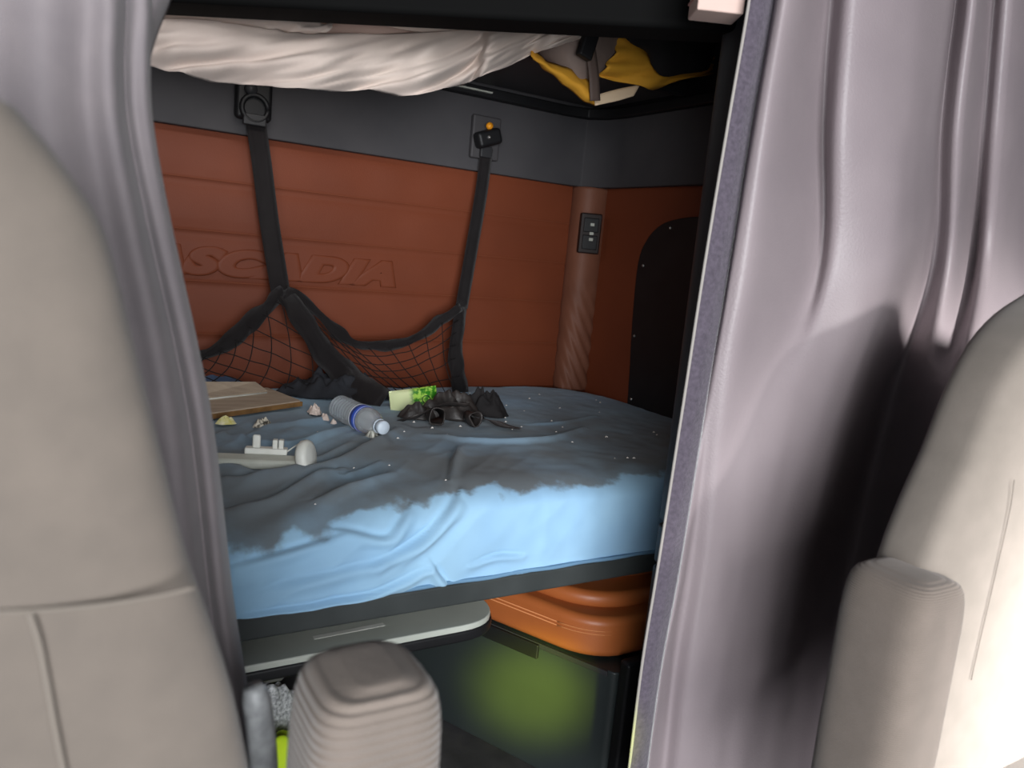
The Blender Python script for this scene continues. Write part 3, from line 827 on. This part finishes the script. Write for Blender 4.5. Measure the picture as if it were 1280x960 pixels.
# yellow and grey bag hanging in the corner
t = thing('cargo_bag', P(740, 90, Y=1.75), 'yellow and grey cloth bag with dark strap stuffed in the upper right corner', 'bag')
rows = [W([(660, 20, 1.80), (690, 15, 1.74), (720, 10, 1.70), (750, 8, 1.71), (790, 8, 1.74)], 1.7),
        W([(662, 45, 1.80), (690, 45, 1.72), (718, 45, 1.68), (748, 45, 1.69), (785, 48, 1.74)], 1.7),
        W([(672, 66, 1.80), (695, 76, 1.72), (720, 84, 1.68), (748, 78, 1.69), (782, 74, 1.74)], 1.7),
        W([(690, 82, 1.80), (705, 95, 1.73), (728, 112, 1.70), (752, 96, 1.72), (780, 78, 1.75)], 1.7)]
grid('grey_lining', rows, GREYB, t, n=5, k=5, solid=.004)
rows = [W([(662, 62), (685, 77), (712, 88), (733, 99), (744, 108)], 1.69),
        W([(666, 70), (688, 86), (712, 99), (730, 113), (742, 122)], 1.668),
        W([(672, 78), (692, 94), (712, 109), (728, 124), (741, 132)], 1.69)]
grid('yellow_rim', rows, YELL, t, n=5, k=4, solid=.004, disp=lambda p, u, v: p+noise.noise_vector(p*26)*.008)
rows = [W([(772, 35), (790, 40), (815, 50), (845, 62), (885, 70)], 1.73),
        W([(772, 60), (795, 62), (820, 70), (850, 78), (890, 78)], 1.70),
        W([(755, 84), (785, 84), (818, 88), (850, 90), (890, 84)], 1.685),
        W([(752, 96), (785, 104), (815, 112), (850, 100), (892, 92)], 1.70)]
grid('yellow_body', rows, YELL, t, n=5, k=5, solid=.004, disp=lambda p, u, v: p+Vector((0, -1, 0))*noise.noise(Vector((u*4+v*3, v*5, 2)))*.03)
rows = [W([(742, 120), (770, 112), (800, 106)], 1.70), W([(744, 132), (772, 126), (792, 120)], 1.69)]
grid('pale_base', rows, mat('pale_lining', (214, 190, 160), .8), t, n=5, k=4, solid=.003)
ribbon('strap', W([(728, 10), (736, 50), (742, 90), (744, 126)], 1.655), .030, mat('brown_strap', (84, 70, 64), .7), t, t=.003)
box('buckle', (-.02, -.012, -.05), (.02, .012, .03), BLACKP, t, .006, mtx=Matrix.Translation(P(737, 48, Y=1.64)) @ Matrix.Rotation(.25, 4, 'Y'))
# black jacket over it
rows = [W([(745, -20), (775, -20), (810, -20), (850, -20), (900, -20)], 1.62),
        W([(750, 20), (778, 24), (812, 20), (850, 22), (900, 25)], 1.60),
        W([(762, 32), (784, 44), (815, 46), (850, 55), (895, 55)], 1.61),
        W([(772, 38), (796, 56), (816, 66), (845, 80), (890, 70)], 1.63),
        W([(778, 42), (806, 64), (818, 84), (842, 96), (880, 86)], 1.65)]
t = thing('black_jacket', P(820, 40, Y=1.63), 'black cloth jacket hanging over the yellow bag by the post', 'jacket')
grid('hanging_cloth', rows, BLKC, t, n=5, k=5, solid=.006, disp=lambda p, u, v: p+noise.noise_vector(p*14)*.012)
# pale box at the top of the post
c_ = P(886, 6, Y=1.0)
t = thing('pale_box', c_, 'corner of a pale pinkish box wedged at the top beside the post', 'box')
Mx = Matrix.Translation(c_) @ Matrix.Rotation(-.5, 4, 'Z')
box('carton', (-.025, -.03, -.018), (.05, .03, .07), CREAM, t, .003, mtx=Mx)
box('lid_flap', (-.027, -.032, .004), (.051, .031, .008), mat('pinkish_board', (176, 130, 124), .7), t, .001, mtx=Mx)

# ------------------------------------------------------------------ curtains
t = thing('sleeper_curtain', (1.3, .95, .2), 'wide grey purple vinyl curtain with velvet hem at the right of the bed', 'curtain', 'sleeper curtains')
Yh = .93
hemL = [(966, -230), (944, -60), (935, 10), (910, 155), (881, 330), (854, 506), (823, 705), (803, 828), (787, 956), (776, 1040)]
hemR = [(1005, -230), (979, -60), (968, 10), (940, 155), (912, 330), (882, 506), (850, 705), (827, 828), (809, 956), (800, 1040)]
ribs = [[P(x, y, Y=Yh) for x, y in hemL], [P((a[0]+b[0])/2, a[1], Y=Yh-.006) for a, b in zip(hemL, hemR)], [P(x, y, Y=Yh) for x, y in hemR]]
rows = [[r[i] for r in ribs] for i in range(len(hemL))]
grid('velvet_hem', rows, VELV, t, n=4, k=6, solid=.006)
tube('hem_edge', [p+Vector((-.002, -.002, 0)) for p in ribs[0]], .0028, HEMC, t, 6, n=5)
ysr = [-60, 10, 155, 330, 506, 705, 828, 956, 1040]
#        hemR  rise  ridge  valley ridge bright ridge  seam  valley rise   valley ridge deep
cX = {-60: (979, 985, 1000, 1042, 1068, 1120, 1160, 1190, 1198, 1222, 1246, 1270, 1330),
      10:  (968, 974, 992, 1032, 1062, 1115, 1155, 1184, 1192, 1215, 1240, 1266, 1330),
      155: (940, 948, 972, 1024, 1050, 1110, 1142, 1166, 1176, 1200, 1228, 1256, 1330),
      330: (912, 920, 950, 1018, 1042, 1100, 1128, 1146, 1165, 1190, 1215, 1240, 1320),
      506: (882, 890, 912, 955, 1000, 1040, 1064, 1085, 1110, 1150, 1180, 1215, 1300),
      705: (850, 862, 885, 920, 955, 985, 1008, 1030, 1062, 1110, 1150, 1190, 1280),
      828: (827, 842, 866, 900, 935, 962, 985, 1008, 1042, 1090, 1130, 1170, 1260),
      956: (809, 828, 850, 880, 910, 935, 960, 988, 1020, 1070, 1110, 1150, 1240),
      1040:(800, 818, 845, 880, 910, 935, 955, 980, 1010, 1060, 1100, 1140, 1230)}
dY = {-60: (0, -.03, -.035, .035, -.03, -.045, -.035, .0, .05, -.005, .05, .01, .10),
      10:  (0, -.03, -.035, .035, -.03, -.045, -.035, .0, .05, -.005, .05, .01, .10),
      155: (0, -.03, -.035, .035, -.03, -.05, -.04, .0, .05, .0, .06, .02, .10),
      330: (0, -.025, -.035, .022, -.02, -.055, -.04, .03, .08, .03, .10, .04, .12),
      506: (0, -.012, -.025, -.03, -.045, -.055, -.05, .02, .05, -.03, -.10, -.14, -.12),
      705: (0, .012, -.012, -.03, -.045, -.052, -.045, .02, .04, -.05, -.13, -.17, -.15),
      828: (0, .02, -.01, -.025, -.037, -.042, -.025, .03, .05, -.05, -.13, -.17, -.15),
      956: (0, .02, -.01, -.025, -.03, -.022, .01, .05, .05, -.05, -.13, -.17, -.15),
      1040:(0, .02, -.01, -.025, -.02, -.01, .02, .05, .05, -.05, -.13, -.17, -.15)}
rows = [[P(x, y, Y=Yh+d) for x, d in zip(cX[y], dY[y])] for y in ysr]
rows = [[P(x+26+i*.6, -230, Y=Yh+d) for i, (x, d) in enumerate(zip(cX[-60], dY[-60]))]] + rows
def cw(p, u, v):
    return p+Vector((0, -1, 0))*(noise.noise(Vector((u*10, v*3.5, 6)))*.006+noise.noise(Vector((u*26, v*16, 2)))*.0022*min(1, v*1.5))
grid('vinyl_drape', rows, CURT, t, n=6, k=9, solid=.003, disp=cw)

t = thing('sleeper_curtain', (-.05, .85, .3), 'gathered pale grey curtain edge behind the left seat', 'curtain', 'sleeper curtains')
edge = {-240: 150, -70: 172, 0: 184, 75: 182, 155: 186, 280: 209, 440: 244, 560: 265, 740: 285, 830: 299, 960: 318, 1050: 330}
rows = []
for y, xe in edge.items():
    r = []
    for off, d in ((-330, .02), (-260, -.03), (-190, .0), (-130, -.035), (-75, -.02), (-44, -.03), (-26, .022), (-12, -.004), (0, .012), (4, .06), (-6, .12)):
        r.append(P(xe+off, y, Y=.80+d*.7))
    rows.append(r)
grid('cloth_drape', rows, CURTL, t, n=5, k=6, solid=.003, disp=lambda p, u, v: p+Vector((0, -1, 0))*noise.noise(Vector((u*9, v*3, 3)))*.008)
rows = [W([(176, -40, .84), (196, -40, .83), (222, -40, .86)], .8), W([(176, 0, .84), (193, 0, .83), (212, 0, .86)], .8), W([(172, 40, .84), (184, 40, .83), (196, 40, .86)], .8), W([(172, 78, .84), (178, 80, .835), (184, 80, .85)], .8)]
grid('gathered_fold', rows, CURTL, t, n=5, k=5, solid=.003)

# ------------------------------------------------------------------ left seat (close to the camera)
ls = thing('truck_seat', (-.17, .6, 0), 'grey cloth truck seat filling the left foreground', 'seat', 'front truck seats')
def xe(px, py, Y): return P(px, py, Y=Y).x, P(px, py, Y=Y).z
pts = [(318, 1000), (310, 960), (290, 862), (262, 772), (230, 680), (205, 580), (180, 480), (162, 410), (146, 345), (128, 285), (102, 240), (70, 195), (36, 155), (0, 126)]
sec = []
cxl = -.21
for px, py in pts:
    x, z = xe(px, py, .52)
    sec.append((z, 2*cxl-x, x, .535, .062))
x, z = sec[-1][2], sec[-1][0]
sec += [(z+.018, 2*cxl-(x-.06), x-.06, .537, .055), (z+.03, cxl-.07, cxl+.07, .54, .042), (z+.034, cxl-.02, cxl+.02, .54, .02)]
z0 = sec[0][0]; x0 = sec[0][2]
sec = [(.50, 2*cxl-x0-.02, x0+.02, .545, .07), (.62, 2*cxl-x0-.015, x0+.015, .54, .07)] + sec
loft('backrest', smooth_secs(sec, 3), SEATM, ls, seg=96, e=5)
br = bpy.data.objects['backrest']
def front_y(z): return .535-.0635
tube('seam', [P(x, y, Y=.4735) for x, y in ((-60, 768), (0, 765), (60, 762), (130, 755), (200, 744), (244, 734))], .0016, SEAMM, br, 6, n=4)
tube('seam', [P(x, y, Y=.4735) for x, y in ((36, 764), (48, 800), (58, 850), (68, 905), (82, 975), (90, 1020))], .0024, SEAMM, br, 6, n=4)
loft('seat_cushion', [(.40, -.50, .08, .24, .22), (.44, -.52, .10, .24, .24), (.50, -.52, .10, .24, .24), (.54, -.50, .08, .24, .22), (.55, -.46, .04, .24, .19)], SEATM, ls, e=5)
box('pedestal', (-.40, .10, .001), (.0, .55, .40), BLACKP, ls, .02)
def armrest(seat, cx, cy, ztop, hw, hd, z0, m_):
    s = [(z0, .94), (z0+.02, 1.0), (z0+.14, 1.02), (ztop-.065, 1.0), (ztop-.045, .985), (ztop-.028, .955), (ztop-.015, .90), (ztop-.006, .80), (ztop-.001, .62), (ztop+.002, .35), (ztop+.002, .05)]
    a_ = loft('armrest', [(z, cx-hw*k, cx+hw*k, cy, hd*(.4+.6*k)) for z, k in s], m_, seat, seg=72, e=4)
    return a_
arm = armrest(ls,   .211, .515, .838, .053, .05, .56, RIBM)
tag(arm, 'ribbed grey upright armrest')
tube('armrest_bracket', [(.09, .55, .60), (.14, .55, .60), (.19, .54, .60)], .02, BLACKP, ls, 10)
bs = [P(316, 858, Y=.66), P(321, 880, Y=.66), P(326, 920, Y=.66), P(330, 975, Y=.66), P(330, 1080, Y=.62)]
tube('belt_stalk', bs, .012, mat('grey_sleeve', (176, 178, 180), .4, (120, 122, 124), nscale=50, nmix=.5), ls, 12, n=4, taper=lambda t_: .75+.35*min(1, t_*5))

# ------------------------------------------------------------------ right seat
rs = thing('truck_seat', (1.36, .5, 0), 'brightly lit grey cloth truck seat at the right edge', 'seat', 'front truck seats')
YR = .60
pts = [(1015, 1000), (1035, 900), (1060, 790), (1085, 690), (1112, 620), (1140, 560), (1168, 490), (1200, 430), (1236, 392), (1280, 366)]
sec = []; cxr = 1.36
for px, py in pts:
    p = P(px, py, Y=YR)
    sec.append((p.z, p.x, 2*cxr-p.x, YR-.045, .06))
x, z = sec[-1][1], sec[-1][0]
sec += [(z+.02, x+.04, 2*cxr-x-.04, YR-.043, .05), (z+.03, cxr-.02, cxr+.02, YR-.04, .02)]
sec = [(.38, sec[0][1]-.03, 2*cxr-sec[0][1]+.03, YR-.045, .062)] + sec
loft('backrest', smooth_secs(sec, 3), SEATM2, rs, seg=96, e=4.5)
brr = [c for c in rs.children if c.name.startswith('backrest')][0]
tube('seam', [P(x, y, Y=.4945) for x, y in ((1268, 600), (1262, 640), (1244, 720), (1228, 788), (1214, 850))], .0006, SEAMM, brr, 6, n=4)
loft('seat_cushion', [(.30, 1.05, 1.68, .20, .29), (.34, 1.03, 1.70, .20, .31), (.40, 1.03, 1.70, .20, .315), (.45, 1.04, 1.69, .20, .315), (.462, 1.06, 1.67, .205, .31), (.466, 1.10, 1.63, .21, .30)], SEATM2, rs, e=9)
box('pedestal', (1.15, .05, .001), (1.60, .5, .31), BLACKP, rs, .02)
tl, tr = P(1072, 760, Y=.54), P(1208, 760, Y=.49)
armc = (tl.x+tr.x)/2; hw = (tr.x-tl.x)/2
arm2 = armrest(rs, armc, .53, P(1125, 716, Y=.53).z, .063, .06, .44, weave_mat('fine_arm_cloth', (112, 102, 95), (103, 94, 87), 110, bump=.5, nz=.4))
tag(arm2, 'upright grey cloth armrest')
tube('armrest_bracket', [(armc, .54, .55), (armc+.12, .56, .55)], .02, BLACKP, rs, 10)

# ------------------------------------------------------------------ hi-vis heap on the floor
t = thing('safety_vest', (.46, 1.58, 0), 'lime hi-vis vest with silver band heaped on the floor beside the left armrest', 'vest')
heap('lime_cloth', (.455, 1.555, .001), .10, .07, .05, LIME, t, seed=61, freq=14, rough=.4, nr=18, ns=54, ridges=.04)
heap('reflective_band', (.455, 1.66, .001), .08, .05, .115, REFL, t, seed=63, freq=24, rough=.4, nr=12, ns=40, ridges=.02)

# ------------------------------------------------------------------ light
wd = bpy.data.worlds.new('sky'); S.world = wd; wd.use_nodes = True
bg = wd.node_tree.nodes['Background']; bg.inputs[0].default_value = (.80, .88, 1.0, 1); bg.inputs[1].default_value = .10
def area(name, loc, target, sx, sy, power, col=(1, 1, 1)):
    l = bpy.data.lights.new(name, 'AREA'); l.shape = 'RECTANGLE'; l.size = sx; l.size_y = sy; l.energy = power; l.color = col
    o = bpy.data.objects.new(name, l); C.objects.link(o); o.location = loc
    o.rotation_euler = (Vector(target)-Vector(loc)).to_track_quat('-Z', 'Z').to_euler()
    return o
area('windscreen_daylight', (-.6, -2.1, 1.2), (.7, 1.4, .95), 2.1, 1.7, 180, (.96, .98, 1.0))
sl = bpy.data.lights.new('windscreen_sun', 'SPOT'); sl.energy = 1050; sl.color = (1, .99, .975); sl.spot_size = math.radians(44); sl.spot_blend = .5; sl.shadow_soft_size = .22
slo = bpy.data.objects.new('windscreen_sun', sl); C.objects.link(slo); slo.location = (1.25, -1.4, 1.5)
slo.rotation_euler = (Vector((1.74, .42, .50))-Vector(slo.location)).to_track_quat('-Z', 'Y').to_euler()
sp = bpy.data.lights.new('green_panel_spot', 'SPOT'); sp.energy = 480; sp.color = (.8, 1.0, .03); sp.spot_size = math.radians(10); sp.spot_blend = 1; sp.shadow_soft_size = .05  # unseen spot added to put the green glow on the base panel
so = bpy.data.objects.new('green_panel_spot', sp); C.objects.link(so); so.location = (.35, -.1, .75)
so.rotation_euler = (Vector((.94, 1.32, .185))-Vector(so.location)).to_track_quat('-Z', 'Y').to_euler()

dl = area('bed_top_fill', (.45, 1.93, 1.64), (.55, 1.75, .7), .3, .12, 1.1, (1, .95, .9))  # added fill without a fixture, brightens the top of the bed
S.view_settings.view_transform = 'Standard'; S.view_settings.look = 'None'
S.view_settings.exposure = .34; S.view_settings.gamma = 1; S.view_settings.use_curve_mapping = False
S.cycles.use_denoising = True
